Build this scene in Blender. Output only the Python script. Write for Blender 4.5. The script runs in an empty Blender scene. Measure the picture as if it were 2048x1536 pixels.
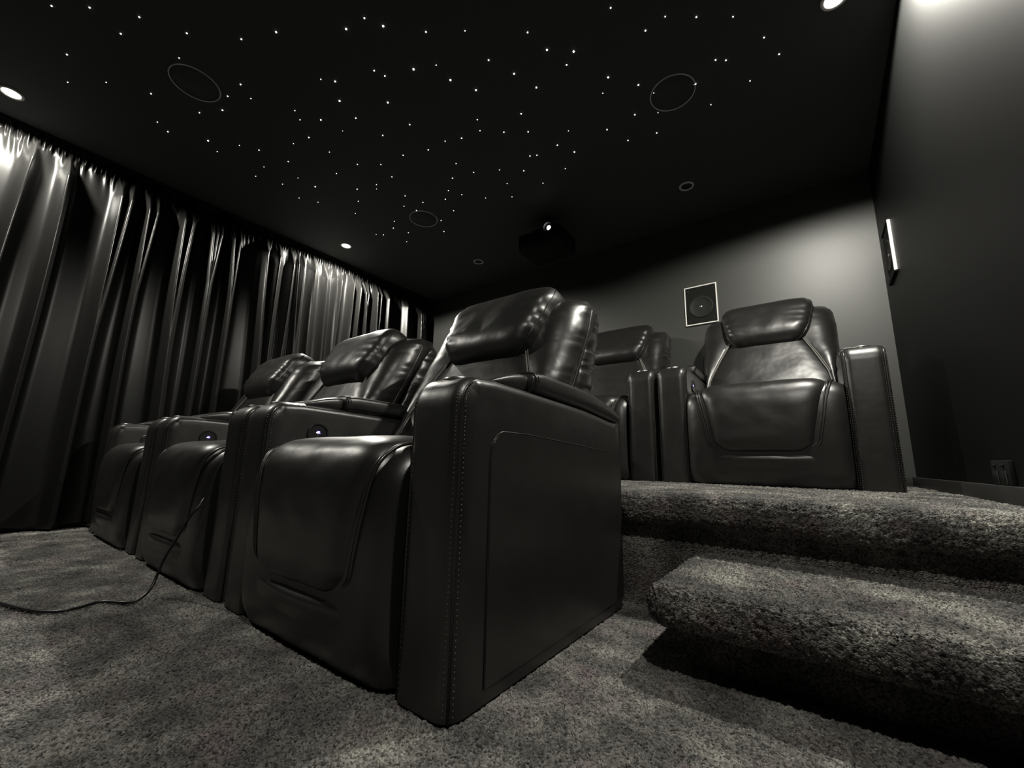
import bpy, bmesh, math, random
import numpy as np
from mathutils import Vector, Matrix, noise

scene = bpy.context.scene
COL = scene.collection

# ------------------------------------------------------------------ camera
cam_data = bpy.data.cameras.new('camera')
cam_data.sensor_width = 36.0
cam_data.lens = 14.472
cam_data.clip_start = 0.01
cam = bpy.data.objects.new('camera', cam_data)
COL.objects.link(cam)
cam.matrix_world = Matrix(((0.80761, 0.09202, 0.58249, 0.0),
                           (0.58932, -0.16210, -0.79147, 0.0),
                           (0.02159, 0.98247, -0.18514, 0.45),
                           (0, 0, 0, 1)))
scene.camera = cam

# ------------------------------------------------------------------ world and view
world = bpy.data.worlds.new('world')
scene.world = world
world.use_nodes = True
world.node_tree.nodes['Background'].inputs[0].default_value = (0.5, 0.55, 0.6, 1)
world.node_tree.nodes['Background'].inputs[1].default_value = 0.0
vs = scene.view_settings
vs.view_transform = 'Standard'
vs.look = 'None'
vs.gamma = 1.0
vs.use_curve_mapping = False
vs.exposure = 0.0
LAMP_W = 160.0
LAMP_COL = (1.0, 0.97, 0.87)

# ------------------------------------------------------------------ room measures
XL, XR = -3.80, 0.443        # wall faces left / right
YF, YB = -2.60, 3.28         # wall faces front / back
ZC = 2.378                   # ceiling
PLAT = 0.36
XC = -3.665                  # curtain plane


# ------------------------------------------------------------------ helpers
def link_mesh(name, me, mat=None, parent=None, smooth=True):
    o = bpy.data.objects.new(name, me)
    COL.objects.link(o)
    if mat is not None and len(me.materials) == 0:
        me.materials.append(mat)
    if smooth and len(me.polygons):
        me.polygons.foreach_set('use_smooth', [True] * len(me.polygons))
    if parent is not None:
        o.parent = parent
    return o


def obj(name, bm, mat, parent=None, smooth=True, sharp=None):
    bmesh.ops.recalc_face_normals(bm, faces=bm.faces[:])
    me = bpy.data.meshes.new(name)
    bm.to_mesh(me)
    bm.free()
    o = link_mesh(name, me, mat, parent, smooth)
    if sharp:
        me.set_sharp_from_angle(angle=math.radians(sharp))
    return o


def tag(o, label=None, cat=None, group=None, kind=None):
    if label: o['label'] = label
    if cat: o['category'] = cat
    if group: o['group'] = group
    if kind: o['kind'] = kind
    return o


def empty(name, loc=(0, 0, 0), rz=0.0):
    o = bpy.data.objects.new(name, None)
    COL.objects.link(o)
    o.empty_display_size = 0.1
    o.location = loc
    o.rotation_euler = (0, 0, rz)
    return o


def copy_tree(o, parent=None):
    c = o.copy()
    COL.objects.link(c)
    c.parent = parent
    for ch in list(o.children):
        copy_tree(ch, c)
    return c


def add_box(bm, c, s, bevel=0.0, seg=2):
    r = bmesh.ops.create_cube(bm, size=1.0)
    vs_ = r['verts']
    bmesh.ops.scale(bm, vec=Vector(s), verts=vs_)
    bmesh.ops.translate(bm, vec=Vector(c), verts=vs_)
    if bevel > 0:
        es = list({e for v in vs_ for e in v.link_edges})
        bmesh.ops.bevel(bm, geom=es, offset=bevel, segments=seg, affect='EDGES', profile=0.5)


def box_obj(name, lo, hi, mat, parent=None, bevel=0.0, seg=2):
    bm = bmesh.new()
    add_box(bm, [(a + b) / 2 for a, b in zip(lo, hi)], [b - a for a, b in zip(lo, hi)], bevel, seg)
    return obj(name, bm, mat, parent, smooth=bevel > 0, sharp=35 if bevel > 0 else None)


def add_tube(bm, pts, r, sides=6, cap=True):
    pts = [Vector(p) for p in pts]
    rings = []
    n = len(pts)
    prev = None
    for i, p in enumerate(pts):
        d = (pts[min(i + 1, n - 1)] - pts[max(i - 1, 0)]).normalized()
        if prev is None:
            a = Vector((0, 0, 1)) if abs(d.z) < 0.9 else Vector((1, 0, 0))
            x = d.cross(a).normalized()
        else:
            x = (prev - d * prev.dot(d))
            x = x.normalized() if x.length > 1e-6 else d.orthogonal().normalized()
        prev = x
        y = d.cross(x)
        rr = r(i / (n - 1)) if callable(r) else r
        rings.append([bm.verts.new(p + (x * math.cos(2 * math.pi * k / sides) + y * math.sin(2 * math.pi * k / sides)) * rr)
                      for k in range(sides)])
    for i in range(n - 1):
        for k in range(sides):
            bm.faces.new((rings[i][k], rings[i][(k + 1) % sides], rings[i + 1][(k + 1) % sides], rings[i + 1][k]))
    if cap:
        bm.faces.new(rings[0][::-1])
        bm.faces.new(rings[-1])


def add_grid(bm, P):
    """P: 2-D list of points -> quads."""
    V = [[bm.verts.new(p) for p in row] for row in P]
    for i in range(len(V) - 1):
        for j in range(len(V[0]) - 1):
            bm.faces.new((V[i][j], V[i + 1][j], V[i + 1][j + 1], V[i][j + 1]))
    return V


def add_rings(bm, rings, cap=True):
    """closed loops lofted one to the next."""
    V = [[bm.verts.new(p) for p in ring] for ring in rings]
    m = len(V[0])
    for i in range(len(V) - 1):
        for k in range(m):
            bm.faces.new((V[i][k], V[i][(k + 1) % m], V[i + 1][(k + 1) % m], V[i + 1][k]))
    if cap:
        bm.faces.new(V[0][::-1])
        bm.faces.new(V[-1])


def add_lathe(bm, prof, axis='Z', n=32, c=(0, 0, 0), close=False):
    """prof: list of (radius, height)."""
    c = Vector(c)
    rings = []
    for r_, h in prof:
        ring = []
        for k in range(n):
            a = 2 * math.pi * k / n
            q = (r_ * math.cos(a), r_ * math.sin(a), h)
            if axis == 'X': q = (q[2], q[0], q[1])
            if axis == 'Y': q = (q[0], q[2], q[1])
            ring.append(bm.verts.new(c + Vector(q)))
        rings.append(ring)
    m = len(rings)
    for i in range(m if close else m - 1):
        a_, b_ = rings[i], rings[(i + 1) % m]
        for k in range(n):
            bm.faces.new((a_[k], a_[(k + 1) % n], b_[(k + 1) % n], b_[k]))
    if not close:
        if prof[0][0] > 1e-5: bm.faces.new(rings[0][::-1])
        if prof[-1][0] > 1e-5: bm.faces.new(rings[-1])
    bmesh.ops.remove_doubles(bm, verts=bm.verts[:], dist=1e-6)


def lerp(a, b, t): return a + (b - a) * t


def interp(xs, ys, x):
    return float(np.interp(x, xs, ys))


def catmull(pts, n):
    pts = [Vector(p) for p in pts]
    P = [pts[0] * 2 - pts[1]] + pts + [pts[-1] * 2 - pts[-2]]
    out = []
    m = len(pts) - 1
    for i in range(n + 1):
        u = i / n * m
        k = min(int(u), m - 1)
        t = u - k
        a, b, c, d = P[k], P[k + 1], P[k + 2], P[k + 3]
        out.append(0.5 * ((2 * b) + (c - a) * t + (2 * a - 5 * b + 4 * c - d) * t * t + (3 * b - a - 3 * c + d) * t ** 3))
    return out


# ------------------------------------------------------------------ materials
def new_mat(name, col, rough=0.5, spec=0.5, metal=0.0):
    m = bpy.data.materials.new(name)
    m.use_nodes = True
    b = m.node_tree.nodes['Principled BSDF']
    b.inputs['Base Color'].default_value = (*col, 1)
    b.inputs['Roughness'].default_value = rough
    b.inputs['Specular IOR Level'].default_value = spec
    b.inputs['Metallic'].default_value = metal
    return m


def nodes(m):
    return m.node_tree.nodes, m.node_tree.links, m.node_tree.nodes['Principled BSDF']


def add_noise_bump(m, scale, strength, dist=0.002, detail=3.0, obj_space=True, stack=None):
    N, L, b = nodes(m)
    tc = N.new('ShaderNodeTexCoord')
    t = N.new('ShaderNodeTexNoise')
    t.inputs['Scale'].default_value = scale
    t.inputs['Detail'].default_value = detail
    L.new(tc.outputs['Object'], t.inputs['Vector'])
    bu = N.new('ShaderNodeBump')
    bu.inputs['Strength'].default_value = strength
    bu.inputs['Distance'].default_value = dist
    L.new(t.outputs['Fac'], bu.inputs['Height'])
    if stack is not None:
        L.new(stack.outputs['Normal'], bu.inputs['Normal'])
    L.new(bu.outputs['Normal'], b.inputs['Normal'])
    return bu


def leather(name, wrinkle=0.3, rough=0.36):
    m = new_mat(name, (0.0135, 0.0133, 0.0126), rough, 0.72)
    N, L, b = nodes(m)
    b1 = add_noise_bump(m, 9.0, wrinkle, 0.02, 2.5)
    # fine pebble grain
    tc = N.new('ShaderNodeTexCoord')
    v = N.new('ShaderNodeTexVoronoi')
    v.inputs['Scale'].default_value = 420
    L.new(tc.outputs['Object'], v.inputs['Vector'])
    bu = N.new('ShaderNodeBump')
    bu.inputs['Strength'].default_value = 0.12
    bu.inputs['Distance'].default_value = 0.0008
    L.new(v.outputs['Distance'], bu.inputs['Height'])
    L.new(b1.outputs['Normal'], bu.inputs['Normal'])
    L.new(bu.outputs['Normal'], b.inputs['Normal'])
    # uneven sheen
    n2 = N.new('ShaderNodeTexNoise')
    n2.inputs['Scale'].default_value = 14
    n2.inputs['Detail'].default_value = 4
    L.new(tc.outputs['Object'], n2.inputs['Vector'])
    mr = N.new('ShaderNodeMapRange')
    mr.inputs['To Min'].default_value = rough - 0.06
    mr.inputs['To Max'].default_value = rough + 0.08
    L.new(n2.outputs['Fac'], mr.inputs['Value'])
    L.new(mr.outputs['Result'], b.inputs['Roughness'])
    return m


def carpet_mat(name):
    m = new_mat(name, (0.16, 0.155, 0.14), 0.95, 0.1)
    N, L, b = nodes(m)
    tc = N.new('ShaderNodeTexCoord')
    big = N.new('ShaderNodeTexNoise')
    big.inputs['Scale'].default_value = 7.0
    big.inputs['Detail'].default_value = 5.0
    big.inputs['Roughness'].default_value = 0.6
    L.new(tc.outputs['Object'], big.inputs['Vector'])
    r1 = N.new('ShaderNodeValToRGB')
    r1.color_ramp.elements[0].position = 0.32
    r1.color_ramp.elements[0].color = (0.034, 0.034, 0.033, 1)
    r1.color_ramp.elements[1].position = 0.68
    r1.color_ramp.elements[1].color = (0.215, 0.21, 0.19, 1)
    e = r1.color_ramp.elements.new(0.5)
    e.color = (0.095, 0.092, 0.086, 1)
    L.new(big.outputs['Fac'], r1.inputs['Fac'])
    # a plum tint in patches
    pl = N.new('ShaderNodeTexNoise')
    pl.inputs['Scale'].default_value = 11.0
    pl.inputs['Detail'].default_value = 3.0
    mp = N.new('ShaderNodeMapping')
    mp.inputs['Location'].default_value = (3.1, 7.7, 0.4)
    L.new(tc.outputs['Object'], mp.inputs['Vector'])
    L.new(mp.outputs['Vector'], pl.inputs['Vector'])
    pr = N.new('ShaderNodeMapRange')
    pr.inputs['From Min'].default_value = 0.52
    pr.inputs['From Max'].default_value = 0.72
    pr.inputs['To Max'].default_value = 0.7
    L.new(pl.outputs['Fac'], pr.inputs['Value'])
    mx = N.new('ShaderNodeMix')
    mx.data_type = 'RGBA'
    L.new(pr.outputs['Result'], mx.inputs['Factor'])
    L.new(r1.outputs['Color'], mx.inputs['A'])
    mx.inputs['B'].default_value = (0.125, 0.100, 0.104, 1)
    # tuft speckle
    sp = N.new('ShaderNodeTexVoronoi')
    sp.inputs['Scale'].default_value = 270
    L.new(tc.outputs['Object'], sp.inputs['Vector'])
    sr = N.new('ShaderNodeSeparateColor')
    L.new(sp.outputs['Color'], sr.inputs['Color'])
    mr = N.new('ShaderNodeMapRange')
    mr.inputs['To Min'].default_value = 0.30
    mr.inputs['To Max'].default_value = 2.3
    L.new(sr.outputs['Red'], mr.inputs['Value'])
    mu = N.new('ShaderNodeMix')
    mu.data_type = 'RGBA'
    mu.blend_type = 'MULTIPLY'
    mu.inputs['Factor'].default_value = 1.0
    L.new(mx.outputs['Result'], mu.inputs['A'])
    L.new(mr.outputs['Result'], mu.inputs['B'])
    L.new(mu.outputs['Result'], b.inputs['Base Color'])
    bu = N.new('ShaderNodeBump')
    bu.inputs['Strength'].default_value = 0.9
    bu.inputs['Distance'].default_value = 0.004
    L.new(sp.outputs['Distance'], bu.inputs['Height'])
    bu.invert = True
    L.new(bu.outputs['Normal'], b.inputs['Normal'])
    b.inputs['Sheen Weight'].default_value = 0.1
    b.inputs['Sheen Roughness'].default_value = 0.5
    return m


def emitter(name, col, strength):
    m = bpy.data.materials.new(name)
    m.use_nodes = True
    nt = m.node_tree
    nt.nodes.remove(nt.nodes['Principled BSDF'])
    e = nt.nodes.new('ShaderNodeEmission')
    e.inputs[0].default_value = (*col, 1)
    e.inputs[1].default_value = strength
    nt.links.new(e.outputs[0], nt.nodes['Material Output'].inputs[0])
    return m


M = {}
M['leather'] = leather('black_leather', 0.12, 0.355)
M['leather_soft'] = leather('black_leather_creased', 0.20, 0.345)
M['piping'] = new_mat('black_piping', (0.02, 0.02, 0.019), 0.3, 0.6)
M['seam'] = new_mat('grey_thread', (0.16, 0.155, 0.14), 0.5, 0.4)
M['stitch'] = new_mat('dark_thread', (0.10, 0.098, 0.09), 0.5, 0.4)
M['black_plastic'] = new_mat('black_plastic', (0.012, 0.012, 0.013), 0.35, 0.5)
M['steel'] = new_mat('brushed_steel', (0.55, 0.55, 0.53), 0.3, 0.5, 1.0)
M['carpet'] = carpet_mat('mottled_grey_carpet')
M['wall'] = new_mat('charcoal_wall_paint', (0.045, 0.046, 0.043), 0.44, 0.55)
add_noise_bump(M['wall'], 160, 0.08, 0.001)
M['wall_shaded'] = new_mat('shaded_wall_paint', (0.0045, 0.0047, 0.0047), 0.5, 0.15)  # copy of the wall paint, darkened to put the side wall's shade into its colour
add_noise_bump(M['wall_shaded'], 160, 0.08, 0.001)
M['ceiling'] = new_mat('black_ceiling_paint', (0.065, 0.068, 0.068), 0.7, 0.3)
add_noise_bump(M['ceiling'], 200, 0.06, 0.001)
M['trim'] = new_mat('black_trim_paint', (0.028, 0.028, 0.027), 0.5, 0.3)
M['curtain'] = new_mat('black_satin_curtain', (0.0095, 0.0094, 0.009), 0.34, 0.36)
N_, L_, B_ = nodes(M['curtain'])
add_noise_bump(M['curtain'], 12, 0.04, 0.01)
M['speaker_black'] = new_mat('speaker_black', (0.010, 0.0105, 0.010), 0.7, 0.12)
M['cone'] = new_mat('speaker_cone', (0.014, 0.0145, 0.014), 0.6, 0.25)
M['white_frame'] = new_mat('white_frame', (0.85, 0.84, 0.80), 0.5, 0.3)
M['grey_ring'] = new_mat('grey_ring', (0.8, 0.8, 0.79), 0.5, 0.3)
M['lens_on'] = emitter('lamp_lens_lit', (1.0, 0.93, 0.76), 14.0)
M['star'] = emitter('fibre_star', (0.95, 0.97, 1.0), 5.0)
M['led_blue'] = emitter('blue_led', (0.30, 0.22, 1.0), 3.0)
M['led_white'] = emitter('white_led', (0.85, 0.85, 1.0), 3.5)
M['projector_light'] = emitter('projector_light', (0.95, 0.97, 1.0), 5.0)
M['glass_dark'] = new_mat('dark_glass', (0.01, 0.01, 0.012), 0.08, 0.6)

# ------------------------------------------------------------------ room shell
def struct(name, lo, hi, mat):
    o = box_obj(name, lo, hi, mat)
    return tag(o, kind='structure')


struct('ceiling', (XL - .1, YF - .1, ZC), (XR + .1, YB + .1, ZC + .1), M['ceiling'])
struct('wall_back', (XL - .1, YB, 0), (XR + .1, YB + .1, ZC), M['wall'])
struct('wall_right', (XR, YF, 0), (XR + .1, YB, ZC), M['wall_shaded'])
struct('wall_left', (XL - .1, YF, 0), (XL, YB, ZC), M['wall_shaded'])
struct('wall_front', (XL - .1, YF - .1, 0), (XR + .1, YF, ZC), M['wall_shaded'])


def lines(spec):
    out = []
    for a, b, st in spec:
        n = max(1, int(round((b - a) / st)))
        out += list(np.linspace(a, b, n + 1)[:-1])
    out.append(spec[-1][1])
    return np.array(out)


def tuft_noise(shape, seed):
    rg = np.random.default_rng(seed)
    a = rg.random(shape)
    k = rg.random((shape[0] // 2 + 2, shape[1] // 2 + 2))
    b = np.kron(k, np.ones((2, 2)))[:shape[0], :shape[1]]
    return 0.75 * a + 0.25 * b - 0.5


def grid_mesh(name, V, shape, extra_faces=None):
    n, m = shape
    idx = np.arange(n * m).reshape(n, m)
    q = np.stack([idx[:-1, :-1], idx[1:, :-1], idx[1:, 1:], idx[:-1, 1:]], -1).reshape(-1, 4)
    me = bpy.data.meshes.new(name)
    me.vertices.add(n * m)
    me.vertices.foreach_set('co', V.reshape(-1).astype(np.float32))
    me.loops.add(q.size)
    me.loops.foreach_set('vertex_index', q.reshape(-1).astype(np.int32))
    me.polygons.add(len(q))
    me.polygons.foreach_set('loop_start', (np.arange(len(q)) * 4).astype(np.int32))
    me.polygons.foreach_set('loop_total', np.full(len(q), 4, np.int32))
    me.update(calc_edges=True)
    return me


# floor: carpet with real pile relief where it is seen
gx = lines([(XL, -1.7, .0085), (-1.7, XR, .0045)])
gy = lines([(YF, -.1, .5), (-.1, 1.46, .0045), (1.46, YB, .6)])
X_, Y_ = np.meshgrid(gx, gy, indexing='ij')
rg = np.random.default_rng(4)
fine = (Y_ > -.1) & (Y_ < 1.46)
Z_ = tuft_noise(X_.shape, 1) * .0085 * fine - .001
JX = (rg.random(X_.shape) - .5) * .003 * fine
JY = (rg.random(X_.shape) - .5) * .003 * fine
JX[0, :] = JX[-1, :] = 0
me = grid_mesh('floor', np.stack([X_ + JX, Y_ + JY, Z_], -1), X_.shape)
tag(link_mesh('floor', me, M['carpet']), kind='structure')


def rounded_slab(name, lo, hi, r, spx, spy, zst, amp, seed, parent=None):
    """carpet-wrapped slab: bullnose on front, left and right edges, open at the back."""
    lo, hi = np.array(lo), np.array(hi)
    # unroll: profile in y/z (underside -> front -> top), swept over x lines with side rounding by the clamp map
    prof = [(hi[1], lo[2])]
    ys = lines(spy)
    under = [(y, lo[2]) for y in ys[::-1] if y < lo[1] + .12]
    top = [(y, hi[2]) for y in ys if y > lo[1]]
    nz = max(6, int((hi[2] - lo[2]) / zst))
    front = [(lo[1], z) for z in np.linspace(lo[2], hi[2], nz)]
    prof += under[:-1] + front + top[0:]
    prof = np.array(prof)
    xs = lines(spx)
    # left cheek: repeat columns folding over the left end
    A, Bm = np.meshgrid(xs, np.arange(len(prof)), indexing='ij')
    P = np.zeros(A.shape + (3,))
    P[..., 0] = A
    P[..., 1] = prof[Bm][..., 0]
    P[..., 2] = prof[Bm][..., 1]
    # left end cheek: columns shrink towards the mid height
    mid = (lo[2] + hi[2]) / 2
    cheek = []
    for k in np.linspace(0, 1, 10)[:-1]:
        c = P[0].copy()
        c[:, 2] = mid + (c[:, 2] - mid) * k
        c[:, 1] = np.where(c[:, 1] < lo[1] + r, lo[1] + r + (c[:, 1] - lo[1] - r) * k, c[:, 1])
        cheek.append(c)
    P = np.concatenate([np.array(cheek), P], 0)
    il, ih = lo + r, hi - r
    ih[1] = hi[1] + 1
    ih[0] = hi[0] + 1
    inner = np.clip(P, il, ih)
    d = P - inner
    ln = np.linalg.norm(d, axis=-1, keepdims=True)
    nrm = np.where(ln > 1e-9, d / np.maximum(ln, 1e-9), 0)
    Q = np.where(ln > 1e-9, inner + nrm * r, P)
    t = tuft_noise(Q.shape[:2], seed)[..., None]
    rg = np.random.default_rng(seed + 50)
    Q = Q + nrm * t * amp + (rg.random(Q.shape) - .5) * amp * .45
    me = grid_mesh(name, Q, Q.shape[:2])
    o = link_mesh(name, me, M['carpet'], parent)
    return o


# platform: carpeted slab with bullnose over a set-back riser
plat = empty('seating_platform', (0, 0, 0))
tag(plat, kind='structure')
rounded_slab('nosing_slab', (XL, 1.378, .262), (XR, YB, PLAT), .046,
             [(XL, -.75, .12), (-.75, XR, .005)],
             [(1.378, 2.34, .005), (2.34, YB, .1)], .004, .0095, 11, plat)
box_obj('riser', (XL, 1.435, 0.0), (XR, YB, .27), M['carpet'], plat)
# lower tread
step = empty('carpeted_step', (0, 0, 0))
tag(step, kind='structure')
rounded_slab('nosing_slab', (-.345, .978, .098), (XR, 1.44, .188), .043,
             [(-.345, XR, .0042)], [(.978, 1.44, .0042)], .0042, .0095, 23, step)
box_obj('riser', (-.285, 1.092, 0.0), (XR, 1.434, .115), M['carpet'], step)

# skirting on the platform
tag(box_obj('baseboard_right', (XR - .018, 1.45, PLAT - .01), (XR, YB, .412), M['trim'], None, .003, 2), kind='structure')
tag(box_obj('baseboard_back', (XL, YB - .018, PLAT - .01), (XR - .018, YB, .412), M['trim'], None, .003, 2), kind='structure')

# ------------------------------------------------------------------ lamps
def ring_part(name, ro, ri, h, mat, parent, z=0.0):
    bm = bmesh.new()
    add_lathe(bm, [(ro, z), (ro - .002, z - h), (ri + .002, z - h), (ri, z - h * .6), (ri, z)], 'Z', 40, close=True)
    return obj(name, bm, mat, parent)


def downlight(x, y, lit, label, group=None, dim=1.0):
    t = empty('downlight', (x, y, ZC))
    tag(t, label, 'downlight', group)
    ring_part('trim_ring', .050, .036, .006, M['grey_ring'], t)
    bm = bmesh.new()
    add_lathe(bm, [(.0, -.0012), (.0365, -.0012), (.0365, -.0004), (.0, -.0004)], 'Z', 32)
    obj('lens', bm, M['lens_on'] if lit else M['black_plastic'], t)
    if lit:
        li = bpy.data.lights.new('downlight_beam', 'SPOT')
        li.shadow_soft_size = .033
        li.energy = LAMP_W * dim
        li.color = LAMP_COL
        li.spot_size = math.radians(166)
        li.spot_blend = .22
        lo = bpy.data.objects.new('downlight_beam', li)
        COL.objects.link(lo)
        lo.parent = t
        lo.location = (0, 0, -.012)
    return t


downlight(-3.385, -.09, True, 'lit ceiling downlight farther from the back wall, beside the curtain', None, .85)
downlight(-3.335, 1.90, True, 'lit ceiling downlight by the curtain, nearer the back wall', None, 1.3)
downlight(.235, 1.89, True, 'lit ceiling downlight close to the bare side wall', None, 1.1)
downlight(.235, -.12, True, 'unseen ceiling downlight added in front of the steps to light the front row', None, .58)  # guessed lamp out of view, added to light the front-row chairs
downlight(-.566, 2.785, False, 'unlit ceiling downlight with grey ring above the end chair of the raised row')
downlight(-2.516, 2.818, False, 'unlit ceiling downlight with grey ring, on the projector side towards the curtain')

# ------------------------------------------------------------------ ceiling speakers, stars, projector
def ceiling_speaker(x, y, label):
    t = empty('ceiling_speaker', (x, y, ZC))
    tag(t, label, 'speaker', 'round ceiling speakers')
    ring_part('rim', .1135, .1075, .005, M['grey_ring'], t)
    bm = bmesh.new()
    add_lathe(bm, [(.0, -.0025), (.1095, -.0018), (.1095, -.0002), (.0, -.0002)], 'Z', 40)
    obj('grille', bm, M['ceiling'], t)


ceiling_speaker(-2.475, .478, 'round ceiling speaker with thin rim over the front row')
ceiling_speaker(-.440, 1.968, 'round ceiling speaker with thin rim nearest the bare side wall')
ceiling_speaker(-2.412, 2.012, 'round ceiling speaker with thin rim nearest the lit downlight by the curtain')

STARS = [(-2.54,-0.03,1.0),(-2.41,0.07,1.0),(-2.28,0.21,1.0),(-2.45,0.18,1.0),(-2.19,0.36,1.0),(-2.01,0.52,1.0),(-1.84,0.6,1.2),(-1.45,0.8,1.0),(-1.56,0.78,1.3),(-1.41,0.87,1.4),(-1.27,1.0,1.0),(-1.12,1.1,0.7),(-0.89,1.27,1.0),(-0.86,1.39,1.3),(-2.81,0.05,1.0),(-2.37,0.38,0.8),(-3.03,0.08,0.8),(-2.86,0.2,0.7),(-2.75,0.36,1.0),(-2.28,0.62,1.0),(-2.42,0.61,1.0),(-2.33,0.69,0.8),(-2.55,0.63,1.2),(-2.68,0.56,0.8),(-2.97,0.44,0.8),(-3.01,0.5,1.0),(-2.89,0.67,1.3),(-2.95,0.74,0.8),(-2.77,0.8,0.7),(-2.71,0.89,1.0),(-2.85,0.98,0.7),(-3.0,0.99,0.7),(-2.93,1.14,0.7),(-2.66,1.05,0.8),(-2.47,0.99,0.7),(-2.77,1.17,0.7),(-2.99,1.29,0.7),(-2.92,1.4,0.8),(-2.76,1.29,1.2),(-2.34,1.02,1.0),(-2.25,0.92,0.8),(-2.21,0.87,0.8),(-2.15,0.99,1.2),(-2.12,1.11,0.5),(-2.35,1.16,0.7),(-2.5,1.3,0.7),(-1.9,0.85,0.7),(-1.85,0.9,1.2),(-1.94,0.98,1.4),(-1.97,1.1,1.0),(-1.63,0.98,1.0),(-1.61,1.03,1.0),(-1.73,1.14,1.3),(-1.46,1.09,1.5),(-1.35,1.14,0.7),(-1.35,1.24,1.4),(-1.12,1.27,1.0),(-1.06,1.4,1.2),(-1.28,1.36,1.3),(-1.01,1.53,1.2),(-1.17,1.62,1.1),(-1.4,1.51,0.8),(-1.75,1.31,1.0),(-1.95,1.27,1.0),(-2.3,1.33,0.9),(-2.17,1.42,0.9),(-2.53,1.48,1.1),(-2.37,1.53,0.7),(-2.41,1.56,0.6),(-2.65,1.57,0.8),(-2.81,1.65,0.6),(-2.21,1.54,0.9),(-1.98,1.45,1.0),(-1.81,1.51,1.0),(-1.67,1.52,0.8),(-1.57,1.56,1.1),(-1.44,1.58,0.8),(-1.33,1.67,1.0),(-1.21,1.75,1.0),(-1.75,1.7,0.8),(-1.71,1.83,0.8),(-1.55,1.91,0.8),(-1.42,2.01,1.0),(-1.31,1.92,1.0),(-1.27,1.94,1.0),(-1.87,1.79,1.0),(-1.99,1.87,0.8),(-1.94,1.96,0.8),(-2.08,1.93,1.0),(-2.25,1.86,1.0),(-2.3,1.73,0.9),(-2.41,1.81,0.9),(-2.37,1.9,0.8),(-2.31,2.11,0.9),(-2.41,2.24,0.9),(-2.13,2.07,0.8),(-1.82,2.09,0.7),(-1.65,2.19,0.8),(-1.59,2.05,0.8),(-1.38,2.19,0.8),(-2.64,1.9,0.8),(-2.73,1.96,1.0),(-2.68,2.08,0.9),(-2.81,2.17,0.8),(-2.89,1.98,0.8),(-2.94,1.94,0.6),(-0.54,1.39,0.9),(-0.36,1.56,0.8),(-0.25,1.64,1.0),(-0.12,1.73,0.8),(-0.45,1.57,1.0),(-0.76,1.47,1.4),(-0.82,1.51,1.0),(-0.68,1.69,1.3),(-0.74,1.76,0.7),(-0.57,1.82,1.1),(-0.02,1.91,0.9),(0.03,2.04,1.0),(-0.22,1.9,1.0),(-0.18,1.93,1.0),(-0.1,2.12,0.8),(-0.33,1.98,1.5),(-0.52,1.91,0.9),(-0.29,2.16,0.8),(-0.65,1.99,1.0),(-0.54,2.05,0.6),(-0.59,2.19,1.0),(-0.82,2.0,1.0),(-0.75,2.15,1.0),(-1.01,1.88,0.7),(-1.12,1.94,1.0),(-1.06,2.05,1.2),(-1.18,2.15,0.8)]
bm = bmesh.new()
bmesh.ops.create_icosphere(bm, subdivisions=2, radius=.0031)
bmesh.ops.scale(bm, vec=(1, 1, .9), verts=bm.verts[:])
star_me = bpy.data.meshes.new('star_light')
bm.to_mesh(star_me)
bm.free()
star_me.materials.append(M['star'])
for x, y, s in STARS:
    o = bpy.data.objects.new('star_light', star_me)
    COL.objects.link(o)
    o.location = (x, y, ZC - .0005)
    o.scale = (s, s, s)
    tag(o, 'tiny white fibre-optic star light set in the black ceiling', 'star light', 'star lights scattered over the ceiling')

# projector hung from the ceiling, lens towards the screen end
pr = empty('projector', (-1.50, 2.45, ZC))
tag(pr, 'black projector hung from the ceiling with its lens aglow', 'projector')
bm = bmesh.new()
add_box(bm, (-.10, .16, -.215), (.37, .30, .15), .022, 4)
obj('body', bm, M['speaker_black'], pr, sharp=50)
bm = bmesh.new()
add_lathe(bm, [(.046, .0), (.046, -.035), (.036, -.035), (.034, -.012), (.0, -.012)], 'Y', 32, (.012, .012, -.175))
lb = obj('lens_barrel', bm, M['black_plastic'], pr, sharp=40)
bm = bmesh.new()
add_lathe(bm, [(.0, -.026), (.010, -.024), (.0165, -.016), (.0165, -.012), (0, -.012)], 'Y', 24, (.012, .012, -.175))
obj('lens', bm, M['projector_light'], pr)
bm = bmesh.new()
add_tube(bm, [(-.10, .16, -.005), (-.10, .16, -.15)], .018, 16)
obj('mount_pole', bm, M['black_plastic'], pr, sharp=40)
bm = bmesh.new()
add_lathe(bm, [(.0, 0), (.07, 0), (.07, -.008), (.0, -.010)], 'Z', 28, (-.10, .16, 0))
obj('ceiling_plate', bm, M['black_plastic'], pr, sharp=40)
bm = bmesh.new()
for k in range(5):
    add_box(bm, (.0855, .10 + .03 * k, -.225), (.004, .012, .07), .001, 1)
obj('vent', bm, M['trim'], pr)


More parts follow.
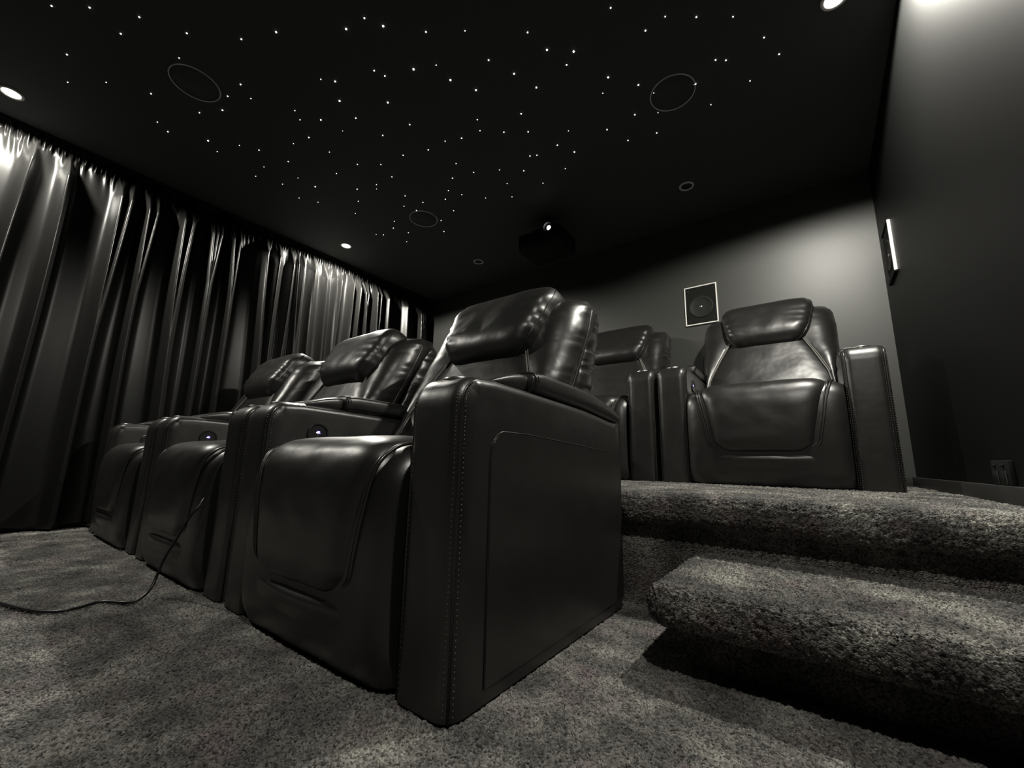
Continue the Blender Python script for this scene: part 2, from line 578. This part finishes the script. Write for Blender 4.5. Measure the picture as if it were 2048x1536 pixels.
# ------------------------------------------------------------------ framed wall speakers
def wall_speaker(loc, rz, label, edge_only=False):
    """local: x along the wall, y out of the wall (negative = into the room), z up; origin bottom centre."""
    t = empty('wall_speaker', loc, rz)
    tag(t, label, 'speaker', 'framed speakers on the walls')
    w, h, dpt, fr = .233, .314, .014, .0085
    for nm, lo, hi in (('frame_rail', (-w / 2, -dpt, h - fr), (w / 2, 0, h)), ('frame_rail', (-w / 2, -dpt, 0), (w / 2, 0, fr)),
                       ('frame_stile', (-w / 2, -dpt, fr), (-w / 2 + fr, 0, h - fr)), ('frame_stile', (w / 2 - fr, -dpt, fr), (w / 2, 0, h - fr))):
        dark = edge_only and not (nm == 'frame_stile' and lo[0] > 0)
        box_obj(nm, lo, hi, M['speaker_black'] if dark else M['white_frame'], t, .0012, 1)
    box_obj('baffle', (-w / 2 + fr, -.009, fr), (w / 2 - fr, 0, h - fr), M['speaker_black'], t)
    bm = bmesh.new()
    add_lathe(bm, [(.088, -.009), (.088, -.012), (.080, -.013), (.072, -.0105), (.070, -.0095), (.030, -.0092), (.0, -.0091)], 'Y', 40, (0, 0, h * .45))
    c = obj('woofer_cone', bm, M['cone'], t)
    bm = bmesh.new()
    add_lathe(bm, [(.010, -.009), (.009, -.0115), (.005, -.013), (.0, -.0135)], 'Y', 20, (0, 0, h * .45))
    obj('tweeter_dome', bm, M['steel'], t)
    for sx in (-1, 1):
        for z in (.035, h - .035):
            bm = bmesh.new()
            add_lathe(bm, [(.006, -.009), (.006, -.011), (.0, -.0115)], 'Y', 12, (sx * (w / 2 - .028), 0, z))
            obj('screw', bm, M['trim'], t)
    return t


wall_speaker((-.616, YB, 1.513), 0, 'white-framed black speaker on the back wall')
wall_speaker((XR, 2.99, 1.503), -math.pi / 2, 'black speaker with one white edge on the bare side wall', True)

# small black outlet on the side wall above the skirting
po = empty('wall_outlet', (XR, 1.85, .395))
tag(po, 'black double power outlet low on the bare side wall', 'outlet')
bm = bmesh.new()
add_box(bm, (-.006, 0, .047), (.012, .15, .085), .004, 2)
obj('plate', bm, M['speaker_black'], po, sharp=40)
for s in (-1, 1):
    bm = bmesh.new()
    add_box(bm, (-.0135, s * .035, .040), (.004, .040, .040), .002, 1)
    obj('socket', bm, M['speaker_black'], po)
    bm = bmesh.new()
    add_box(bm, (-.014, s * .035, .074), (.006, .014, .010), .002, 1)
    obj('switch', bm, M['speaker_black'], po)

# ------------------------------------------------------------------ curtain
def build_curtain():
    rnd = random.Random(12)
    y0, y1 = -1.6, 3.235
    ztop, zbot = ZC - .012, .012
    # folds: base position, width, amplitude, sub-ridge offsets at the head, merge height
    folds = []
    y = y0 + .04
    while y < y1 - .03:
        dense = 1.35 < y < 2.55
        gap = rnd.uniform(.085, .14) if dense else rnd.uniform(.13, .27)
        f = dict(y=y, w=rnd.uniform(.022, .040), a=rnd.uniform(.06, .11), skew=rnd.uniform(-.05, .05),
                 wob=rnd.uniform(.004, .014), ph=rnd.uniform(0, 6.28), top=rnd.uniform(.0, .16))
        f['sub'] = rnd.choice([[0], [-.03, .03], [-.035, .025], [0], [0] if dense else [-.04, 0, .035]])
        f['merge'] = rnd.uniform(1.2, 1.95)
        f['fade'] = rnd.choice([0, 0, 0, rnd.uniform(.3, 1.5)])
        folds.append(f)
        y += gap
    ny, nz = 1500, 130
    ys = np.linspace(y0, y1, ny)
    zs = np.concatenate([np.linspace(zbot, 1.9, 70), np.linspace(1.9, ztop, 61)[1:]])
    D = np.zeros((ny, len(zs)))
    for j, z in enumerate(zs):
        hd = ztop - z
        row = np.zeros(ny)
        for f in folds:
            top = max(0.0, min(1.0, (hd - .02 - f['top'] * .3) / .18))
            if f['fade'] and z < f['fade'] + .3:
                top *= max(0.0, (z - f['fade'] + .3) / .6) if z > f['fade'] - .3 else 0
            yc = f['y'] + f['skew'] * (1.2 - z) * .5 + f['wob'] * math.sin(z * 2.3 + f['ph'])
            k = max(0.0, min(1.0, (z - f['merge']) / (ztop - f['merge'])))
            k = k ** .8
            for s in f['sub']:
                w = f['w'] * (1 if len(f['sub']) == 1 else (.62 + .38 * (1 - k)))
                d = np.abs(ys - (yc + s * k)) / w
                row = np.maximum(row, f['a'] * top * np.exp(-d ** 1.7))
        # soft slow swell of the cloth
        row += .003 * np.sin(ys * 9.1 + 1.5 * math.sin(z * .8)) + .0015 * np.sin(ys * 23 + z)
        # gathered heading
        g = math.exp(-((hd - .055) / .035) ** 2)
        row += g * (.011 * np.sin(ys * 240 + 3 * np.sin(ys * 17)) + .006 * np.sin(ys * 410 + 40 * z))
        g2 = 1 / (1 + math.exp((hd - .16) / .03))
        row += g2 * (.007 * np.sin(ys * 150 + 2.0 * np.sin(ys * 31) + z * 14))
        row -= .006 * math.exp(-((hd - .03) / .008) ** 2)
        # small pulls and crumples
        D[:, j] = row
    # the raised row of chairs stands tight against the cloth
    Yg, Zg = np.meshgrid(ys, zs, indexing='ij')
    m = np.clip((Yg - 1.9) / .3, 0, 1) * np.clip((1.55 - Zg) / .2, 0, 1)
    D = np.minimum(D, lerp(1.0, .012, 1) * m + (1 - m) * 1.0)
    V = np.stack([XC + D, Yg, Zg], -1)
    me = grid_mesh('cloth', V, V.shape[:2])
    root = empty('curtain', (XC, 0, 0))
    tag(root, 'floor-length black satin curtain with gathered heading along the side wall', 'curtain')
    o = link_mesh('cloth', me, M['curtain'], root)
    o.location = (-XC, 0, 0)
    md = o.modifiers.new('thick', 'SOLIDIFY')
    md.thickness = .002
    md.offset = -1
    tr = box_obj('track', (-.02, y0, ZC - .02), (.02, y1, ZC - .001), M['black_plastic'], root)
    return root


build_curtain()


# ------------------------------------------------------------------ recliner
CW, AW = .974, .155          # chair width, armrest width
HX = CW / 2
IN = HX - .004 - AW          # inner half width between armrests


def wob(v, s, amp):
    return amp * noise.noise(Vector(v) * s)


def arm_top(y):
    return interp([-.01, .0, .02, .05, .11, .255, .54, .80], [.60, .602, .616, .6235, .6265, .622, .611, .588], y)


def make_armrest(parent, side):
    """side +1: right arm. x runs outwards."""
    xo, xi = side * (HX - .0045), side * (HX - .0045 - AW)
    lo, hi = min(xo, xi), max(xo, xi)
    rad = .034
    # outline in y/z, rounded front top
    pts = [(0.0, 0.004), (0.0, .30), (0.0, .555)]
    for k in range(1, 8):
        a = k / 8 * math.pi / 2
        pts.append((.06 - .06 * math.cos(a), .555 + (arm_top(.06) - .555) * math.sin(a)))
    for y in np.linspace(.06, .80, 16):
        pts.append((float(y), arm_top(float(y))))
    pts += [(.80, .30), (.80, .004)]
    # rings across x with rounded corners: inset grows towards the cheeks
    secs = []
    for k in range(7):
        a = k / 6 * math.pi / 2
        secs.append((lo + rad * (1 - math.sin(a)), rad * (1 - math.cos(a))))
    secs = [(lo + rad * (1 - math.cos(a)), rad * (1 - math.sin(a))) for a in np.linspace(0, math.pi / 2, 7)]
    mid = [(x, 0.0) for x in np.linspace(lo + rad, hi - rad, 5)[1:-1]]
    secs2 = [(hi - (x - lo), i) for x, i in secs[::-1]]
    allsec = secs + mid + secs2
    cy, cz = .42, .30
    n = len(pts)
    rings = []
    for x, ins in allsec:
        ring = []
        for i, (y, z) in enumerate(pts):
            a, b = pts[i - 1] if i else pts[-1], pts[(i + 1) % n]
            if i == 0: a = (0.0, -1)
            if i == n - 1: b = (.80, -1)
            t = Vector((b[0] - a[0], b[1] - a[1])).normalized()
            nx, nz = -t.y, t.x
            k = ins * (1.25 if y < .03 else .75)
            yy, zz = y - nx * k, z - nz * k
            if i in (0, n - 1): zz = .004
            if i == n - 2: zz = z
            # padding swell on the inner cheek and soft front
            ring.append((x + 0.0, yy, zz))
        rings.append(ring)
    bm = bmesh.new()
    add_rings(bm, rings)
    arm = obj('armrest', bm, M['leather'], parent, sharp=60)
    # stitched seams round both edges of the front band
    def edge_path(off, xpos, lift=.0):
        out = []
        for y, z in pts[:-2]:
            if y > .30: break
            i = pts.index((y, z))
            a, b = pts[max(i - 1, 0)], pts[i + 1]
            t = Vector((b[0] - a[0], b[1] - a[1])).normalized()
            nx, nz = -t.y, t.x
            out.append((xpos, y + nx * (lift - off), z + nz * (lift - off)))
        return out
    for xx in (lo + .0105, hi - .0105):
        bm = bmesh.new()
        add_tube(bm, edge_path(.0105, xx), .0032, 6)
        obj('piping', bm, M['piping'], arm)
    bm = bmesh.new()
    for xx, off in ((lo + .0050, .0165), (lo + .0185, .0052), (hi - .0050, .0165), (hi - .0185, .0052)):
        path = catmull(edge_path(off, xx), 420)
        acc = 0.0
        for a, b in zip(path[:-1], path[1:]):
            seg = (b - a).length
            acc += seg
            if acc > .0064:
                acc = 0
                d = (b - a).normalized() * .0019
                add_tube(bm, [b - d, b + d], .0009, 4)
    obj('stitching', bm, M['stitch'], arm)['kind'] = 'stuff'
    # applied panel on the outer cheek
    prof = [(.092, .03), (.092, .455), (.098, .487), (.112, .505), (.132, .513), (.23, .5125), (.50, .499), (.792, .481), (.792, .03)]
    bm = bmesh.new()
    vs_ = [bm.verts.new((xo - side * .004, y, z)) for y, z in prof]
    f = bm.faces.new(vs_)
    ex = bmesh.ops.extrude_face_region(bm, geom=[f])
    ev = [e for e in ex['geom'] if isinstance(e, bmesh.types.BMVert)]
    bmesh.ops.translate(bm, vec=(side * .0065, 0, 0), verts=ev)
    c = Vector((0, .44, .27))
    for v in ev:
        d = Vector((0, v.co.y, v.co.z)) - c
        v.co -= Vector((0, d.y, d.z)).normalized() * .003
    obj('side_panel', bm, M['leather'], arm, smooth=False)
    bm = bmesh.new()
    add_tube(bm, [(xo + side * .0008, y, z) for y, z in prof[:-1]], .0016, 5)
    obj('panel_seam', bm, M['piping'], arm)
    # storage lid: padded top with its front wedge
    w0 = AW - .006
    xc = (lo + hi) / 2

    def pad(name, ys, base, height, w, rr, n=14):
        rings = []
        m = len(ys)
        for k, y in enumerate(ys):
            h = height(y)
            zb = base(y)
            hw = w / 2
            e = 1.0
            if k == 0 or k == m - 1: e = .80
            if k == 1 or k == m - 2: e = .93
            ring = []
            for a in range(2 * n):
                th = 2 * math.pi * a / (2 * n)
                cx, cz = math.cos(th), math.sin(th)
                sx = math.copysign(abs(cx) ** .42, cx)
                sz = math.copysign(abs(cz) ** .55, cz)
                ring.append((xc + sx * hw * (e * .35 + .65), y, zb + h / 2 + sz * h / 2 * e))
            rings.append(ring)
        bm = bmesh.new()
        add_rings(bm, rings)
        return obj(name, bm, M['leather'], arm, sharp=70)

    ys = [.262, .266, .278, .31, .38, .46, .54, .62, .69, .75, .79, .808, .815]
    lid = pad('lid_pad', ys, lambda y: arm_top(min(y, .80)) - .006 - .05 * max(0, y - .74),
              lambda y: interp([.26, .31, .45, .62, .74, .80, .82], [.056, .064, .068, .068, .060, .048, .040], y), w0, .02)
    bm = bmesh.new()
    for yy in (.268, .279):
        loop = []
        for a in range(20):
            th = math.pi * a / 19
            cx, cz = math.cos(th), math.sin(th)
            hgt = interp([.26, .31], [.056, .064], yy)
            loop.append((xc + math.copysign(abs(cx) ** .42, cx) * w0 / 2 * .99, yy, arm_top(yy) - .006 + hgt / 2 + cz ** .55 * hgt / 2 + .001))
        add_tube(bm, loop, .0022, 5)
    obj('pad_seam', bm, M['piping'], arm)
    ys = [.118, .124, .14, .17, .20, .235, .258, .262]
    pad('lid_nose', ys, lambda y: arm_top(y) - .008, lambda y: interp([.118, .16, .21, .262], [.012, .030, .046, .056], y), AW - .04, .02)
    # steel cup-holder rim at the front of the arm top
    bm = bmesh.new()
    zr = arm_top(.075)
    add_lathe(bm, [(.0385, -.003), (.0385, .0035), (.036, .0045), (.0335, .003), (.0335, -.003)], 'Z', 28, (xc, .076, zr - .003), close=True)
    obj('cup_holder', bm, M['steel'], arm)
    # control dial on the inner cheek of the left arm
    if side < 0:
        xf = hi
        bm = bmesh.new()
        add_lathe(bm, [(.037, -.004), (.037, .003), (.0345, .0055), (.031, .0045), (.0305, .002), (.0, .002)], 'X', 40, (xf, .163, .527))
        dial = obj('control_dial', bm, M['black_plastic'], arm, sharp=40)
        bm = bmesh.new()
        add_box(bm, (xf + .0032, .1635, .5345), (.0014, .010, .0045), .0005, 1)
        add_box(bm, (xf + .0032, .1650, .5300), (.0014, .010, .0030), .0004, 1)
        obj('led', bm, M['led_blue'], arm)
        bm = bmesh.new()
        add_box(bm, (xf + .0040, .1600, .5312), (.0014, .0085, .0020), .0004, 1)
        obj('indicator', bm, M['led_white'], arm)
        bm = bmesh.new()
        add_box(bm, (xf + .0030, .1615, .5255), (.0016, .0030, .0030), .0006, 1)
        add_tube(bm, [(xf + .0030, .1615 + .0042 * math.cos(a), .5220 + .0035 * math.sin(a)) for a in np.linspace(math.pi, 2 * math.pi, 9)], .0009, 5)
        obj('button_mark', bm, M['seam'], arm)
    return arm


# seat and foot-rest pad: one padded ribbon from the foot over the front edge to the back
PATH = [(-.030, .146), (-.043, .20), (-.046, .27), (-.044, .35), (-.036, .42), (-.017, .460), (.018, .486), (.07, .497), (.13, .499), (.22, .494),
        (.34, .480), (.46, .464), (.55, .45)]
PHW = [.150, .208, .222, .238, .252, .262, .270, .276, .281, .286, .292, .296, .298]


def ribbon(path, hw, off, edge, drop, nu=30, nt=60, wr=0.0, seed=0, back=.03, expo=6, endround=True):
    """closed padded strip; path in y/z, hw half widths; off lifts it along the outward normal."""
    P = catmull([(0, y, z) for y, z in path], nt)
    ts = np.linspace(0, 1, nt + 1)
    H = np.interp(ts, np.linspace(0, 1, len(hw)), hw)
    rows_f, rows_b = [], []
    for i, p in enumerate(P):
        t = (P[min(i + 1, nt)] - P[max(i - 1, 0)]).normalized()
        nrm = Vector((0, -t.z, t.y))
        er = 1.0
        if endround:
            er = min(1.0, i / 4.0) ** .5
        rf, rb = [], []
        for k in range(nu + 1):
            s = math.sin((k / nu - .5) * math.pi)
            h = off - drop * abs(s) ** expo
            h = lerp(off - drop, h, er)
            h += wr * noise.noise(Vector((s * 3 + seed, i * .16, 1.7))) * (1 - abs(s) ** 4)
            # pleats fanning in from the sides near the front edge
            x = s * H[i]
            rf.append(p + nrm * h + Vector((x, 0, 0)))
            rb.append(p + nrm * (off - drop - back * (1 - abs(s) ** 8)) + Vector((x, 0, 0)))
        rows_f.append(rf)
        rows_b.append(rb)
    bm = bmesh.new()
    add_grid(bm, rows_f)
    add_grid(bm, rows_b)
    bm.verts.ensure_lookup_table()
    # close the ends
    bmesh.ops.remove_doubles(bm, verts=bm.verts[:], dist=1e-5)
    edges = [e for e in bm.edges if len(e.link_faces) == 1]
    if edges:
        bmesh.ops.holes_fill(bm, edges=edges, sides=0)
    return bm, P, H


def make_chair():
    root = empty('recliner')
    for s in (-1, 1):
        make_armrest(root, s)
    # border shell of seat and foot-rest
    path = [(-.004, .006), (-.026, .06), (-.033, .14), (-.036, .22), (-.036, .30), (-.031, .38), (-.017, .43), (.018, .470), (.07, .487), (.13, .489), (.22, .482), (.40, .46), (.56, .44)]
    bm, P, H = ribbon(path, [IN - .003] * 13, 0.0, .03, .024, nu=36, nt=64, wr=.002, seed=4, back=.16, expo=14, endround=False)
    seat = obj('seat_surround', bm, M['leather'], root, sharp=70)
    # centre pad
    bm, P, H = ribbon(PATH, PHW, .010, .03, .036, nu=48, nt=90, wr=.0025, seed=9, back=.02, expo=10)
    pad = obj('seat_pad', bm, M['leather'], root, sharp=70)
    for s in (-1, 1):
        bm = bmesh.new()
        for o_, r_ in ((.003, .0036), (.013, .0036)):
            pts = []
            for i in range(3, len(P) - 6):
                t = (P[min(i + 1, len(P) - 1)] - P[i - 1]).normalized()
                nrm = Vector((0, -t.z, t.y))
                pts.append(P[i] + nrm * (-.008) + Vector((s * (H[i] + o_), 0, 0)))
            add_tube(bm, pts, r_, 6)
        obj('piping', bm, M['piping'], pad)
    # padded lip below the pad
    bm = bmesh.new()
    rows = []
    for i in range(13):
        a = i / 12
        row = []
        for k in range(31):
            q = math.sin((k / 30 - .5) * math.pi)
            e = (1 - q * q) ** .8 * math.sin(a ** 3.4 * math.pi) ** .8
            z = lerp(.015, .150, a)
            y0 = interp([.015, .06, .14], [-.008, -.026, -.033], z) + .006
            row.append((q * lerp(.29, .200, a), y0 - .021 * e, z))
        rows.append(row)
    add_grid(bm, rows)
    obj('front_lip', bm, M['leather'], seat, sharp=80)

    # ---------------- back: cushions on a leaning plane
    def bp(x, z, off):
        """point on the leaning back plane at height z, lifted off forwards."""
        return Vector((x, .632 + .5 * (z - .85) - off * .894, z + off * .447))

    def vseam(z):
        return interp([.46, .62, .75, .88, .95, 1.10], [.318, .295, .243, .183, .16, .14], z)

    def yside(z):
        return .70 + .5 * (z - .748)

    # centre panel
    bm = bmesh.new()
    zs = np.linspace(.455, .96, 30)
    rows, rb = [], []
    for z in zs:
        h = vseam(z)
        row, rw = [], []
        for k in range(33):
            s = math.sin((k / 32 - .5) * math.pi)
            o_ = .016 * (1 - abs(s) ** 8) - .006 + .0035 * noise.noise(Vector((s * 2.2, z * 9, .3))) * (1 - abs(s) ** 4)
            row.append(bp(s * h, z, o_))
            rw.append(bp(s * h, z, -.05 if abs(s) < .999 else o_))
        rows.append(row)
        rb.append(rw)
    add_grid(bm, rows)
    add_grid(bm, rb)
    bmesh.ops.remove_doubles(bm, verts=bm.verts[:], dist=1e-5)
    back = obj('back_cushion', bm, M['leather_soft'], root)
    # side bolsters wrapping from the seam to the edge
    for s in (-1, 1):
        bm = bmesh.new()
        rings = []
        nz = 64
        ztop = 1.097
        for i in range(nz + 1):
            q = i / nz
            z = lerp(.46, ztop, q)
            rem = ztop - z
            tr = math.sqrt(max(0.0, 1 - max(0.0, (.085 - rem) / .085) ** 2))      # roll over the top
            xin = vseam(z)
            xout = interp([.46, .60, .72, .95, 1.05, ztop], [IN - .004, IN + .008, .360, .366, .358, .326], z)
            pl = .0030 * noise.noise(Vector((z * 9 + 9 * s, 2.0, 1))) + .0011 * noise.noise(Vector((z * 55, 5.0 * s, 3)))
            ring = []
            dy = yside(z) - bp(0, z, 0).y        # depth from the centre surface to the side seam
            N1 = 16
            front = bp(0, z, 0).y
            top_back = .055 * (1 - min(1, rem / .20))
            for k in range(N1 + 1):
                a = k / N1
                # quarter-super-ellipse from centre seam round to the side seam
                th = a * math.pi / 2
                cx = math.sin(th) ** .80
                cd = 1 - max(0.0, math.cos(th)) ** .72
                x = xin + (xout - xin) * cx
                bulge = .020 * math.sin(min(1, a * 1.25) * math.pi) * (1 if a < .8 else 1)
                y = front - .002 + dy * cd - bulge * .9
                y = lerp(front + dy * 1.05, y, .25 + .75 * tr)
                wr = pl * math.sin(a * math.pi) * 1.5
                wr += .003 * math.sin(z * 120 + 2.5 * math.sin(z * 41 + s)) * math.exp(-((a - .93) / .12) ** 2)
                ring.append(Vector((s * (x + (wr * .5 if a > .6 else 0)), y - wr, z)))
            # back of the bolster
            ring.append(Vector((s * (xout - .006), front + dy + .030 + top_back, z)))
            ring.append(Vector((s * (xout - .03), front + dy + .045 + top_back, z)))
            ring.append(Vector((s * xin * .8, front + dy + .045 + top_back, z)))
            rings.append(ring)
        add_rings(bm, rings)
        bo = obj('bolster', bm, M['leather_soft'], root, sharp=75)
        bm = bmesh.new()
        pts = [bp(s * vseam(z), z, .0035) for z in np.linspace(.47, .93, 30)]
        add_tube(bm, pts, .0032, 6)
        pts = [bp(s * (vseam(z) + .009), z, .0035) for z in np.linspace(.47, .93, 30)]
        add_tube(bm, pts, .0024, 6)
        obj('piping', bm, M['seam'], bo)
        bm = bmesh.new()
        pts = []
        for z in np.linspace(.50, 1.055, 40):
            xo = interp([.46, .60, .72, .95, 1.05, 1.097], [IN - .004, IN + .008, .360, .366, .358, .326], z)
            pts.append((s * (xo + .001), yside(z) + .002, z))
        add_tube(bm, pts, .0030, 6)
        obj('edge_piping', bm, M['piping'], bo)
    # shell behind, with gathered sides
    bm = bmesh.new()
    rings = []
    zz = np.concatenate([np.linspace(.34, 1.02, 70), 1.02 + .055 * np.sin(np.linspace(0, 1, 7)[1:] * math.pi / 2)])
    for z in zz:
        k = min(1.0, max(0.0, (1.076 - z) / .055))
        e = math.sqrt(max(.0, 1 - (1 - k) ** 2)) if z > 1.02 else 1.0
        yf = .77 + .442 * (z - .746)
        yb = .900 + .278 * (z - .733)
        ym = (yf + yb) / 2
        pl = .0035 * math.sin(z * 150 + 3 * math.sin(z * 37)) + .003 * noise.noise(Vector((z * 40, 0, 0)))
        hw = .338 if z > .62 else IN - .004
        ring = []
        N2 = 10
        for a in range(N2 + 1):
            th = math.pi / 2 - math.pi * a / N2
            cx = math.cos(th)
            sx = hw - .022 + (.024 + pl) * max(0, cx) ** .6
            yy = ym - (yb - yf) / 2 * math.sin(th) * max(e, .05)
            ring.append((sx * (.9 + .1 * e), yy, z))
        ring += [(-x, y, z_) for x, y, z_ in ring[::-1]]
        rings.append(ring)
    add_rings(bm, rings)
    obj('back_shell', bm, M['leather_soft'], root, sharp=70)
    # headrest pillow
    def head_hw(tt, q):
        taper = interp([0, .25, .5, .75, 1], [.205, .228, .248, .262, .266], q)
        return taper * (.46 + .54 * max(0.0, 1 - abs(tt) ** 4.5) ** .36)

    bm = bmesh.new()
    nzv, nx = 46, 56
    z0, z1 = .822, 1.158
    HSH = .014
    fr, bk = [], []
    for i in range(nzv + 1):
        tt = math.sin((i / nzv - .5) * math.pi)          # -1 .. 1
        q = (tt + 1) / 2
        z = lerp(z0, z1, q)
        hw = head_hw(tt, q)
        hb = -.026 - .036 * q
        rf, rb = [], []
        for k in range(nx + 1):
            s = math.sin((k / nx - .5) * math.pi)
            e = max(0.0, (1 - abs(s) ** 12)) ** .5 * max(0.0, 1 - abs(tt) ** 4.0) ** .5
            edge = math.exp(-((1 - abs(s)) / .16))
            ple = .0075 * edge * math.sin(q * 38 + 2.2 * math.sin(q * 9 + 3 * s) + (0 if s > 0 else 2)) * (1 - abs(tt) ** 6)
            ple += .006 * edge * noise.noise(Vector((q * 14, s * 6, 8)))
            soft = .006 * noise.noise(Vector((s * 2.4, q * 2.5, 4.4)))
            top = .0
            rf.append(bp(s * hw + HSH, z, hb + (.122 + soft) * e + ple * min(1, e * 2)))
            rb.append(bp(s * hw + HSH, z, hb - .055 * e))
        fr.append(rf)
        bk.append(rb)
    add_grid(bm, fr)
    add_grid(bm, bk)
    bmesh.ops.remove_doubles(bm, verts=bm.verts[:], dist=1e-5)
    hr = obj('headrest', bm, M['leather_soft'], root)
    for s in (-1, 1):
        bm = bmesh.new()
        pts = []
        for i in range(4, nzv - 3):
            tt = math.sin((i / nzv - .5) * math.pi)
            q = (tt + 1) / 2
            z = lerp(z0, z1, q)
            hw = head_hw(tt, q)
            sx = .955
            e = (1 - sx ** 12) ** .5 * max(0.0, 1 - abs(tt) ** 4.0) ** .5
            pts.append(bp(s * sx * hw + HSH, z, -.026 - .036 * q +   .001 + .122 * e))
        add_tube(bm, pts, .0028, 6)
        obj('piping', bm, M['piping'], hr)
    return root


proto = make_chair()
CHAIRS = [  # x centre, y front, z, label, group
    (-.539 - .487, .577, 0.0, 'black leather recliner ending the front row by the carpeted step', 'recliners in the front row on the floor'),
    (-.539 - .98 - .487, .577, 0.0, 'middle black leather recliner of the front row, with a cord hanging before it', 'recliners in the front row on the floor'),
    (-.539 - 1.96 - .487, .577, 0.0, 'black leather recliner ending the front row by the curtain', 'recliners in the front row on the floor'),
    (.285 - .487, 2.277, PLAT, 'black leather recliner ending the raised back row beside the bare side wall', 'recliners in the raised back row'),
    (.285 - .98 - .487, 2.277, PLAT, 'second black leather recliner from the bare side wall in the raised back row', 'recliners in the raised back row'),
    (.285 - 1.96 - .487, 2.277, PLAT, 'third black leather recliner from the bare side wall in the raised back row', 'recliners in the raised back row'),
    (.285 - 2.94 - .487, 2.277, PLAT, 'black leather recliner ending the raised back row beside the curtain', 'recliners in the raised back row'),
]
for i, (x, y, z, lab, grp) in enumerate(CHAIRS):
    o = proto if i == 0 else copy_tree(proto)
    o.location = (x, y, z)
    tag(o, lab, 'recliner', grp)

# ------------------------------------------------------------------ cord
bm = bmesh.new()
cp = [(-1.668, .545, .306), (-1.650, .530, .288), (-1.655, .505, .245), (-1.708, .497, .176), (-1.752, .488, .118), (-1.757, .478, .070), (-1.742, .462, .030), (-1.722, .430, .008),
      (-1.735, .400, .006), (-1.792, .359, .006), (-1.770, .303, .006), (-1.781, .26, .006), (-1.843, .223, .006), (-1.988, .177, .006), (-2.16, .14, .006)]
add_tube(bm, catmull(cp, 120), .0042, 8)
tag(obj('cord', bm, M['black_plastic']), 'thin black cord hanging from a recliner and trailing over the carpet', 'cord')
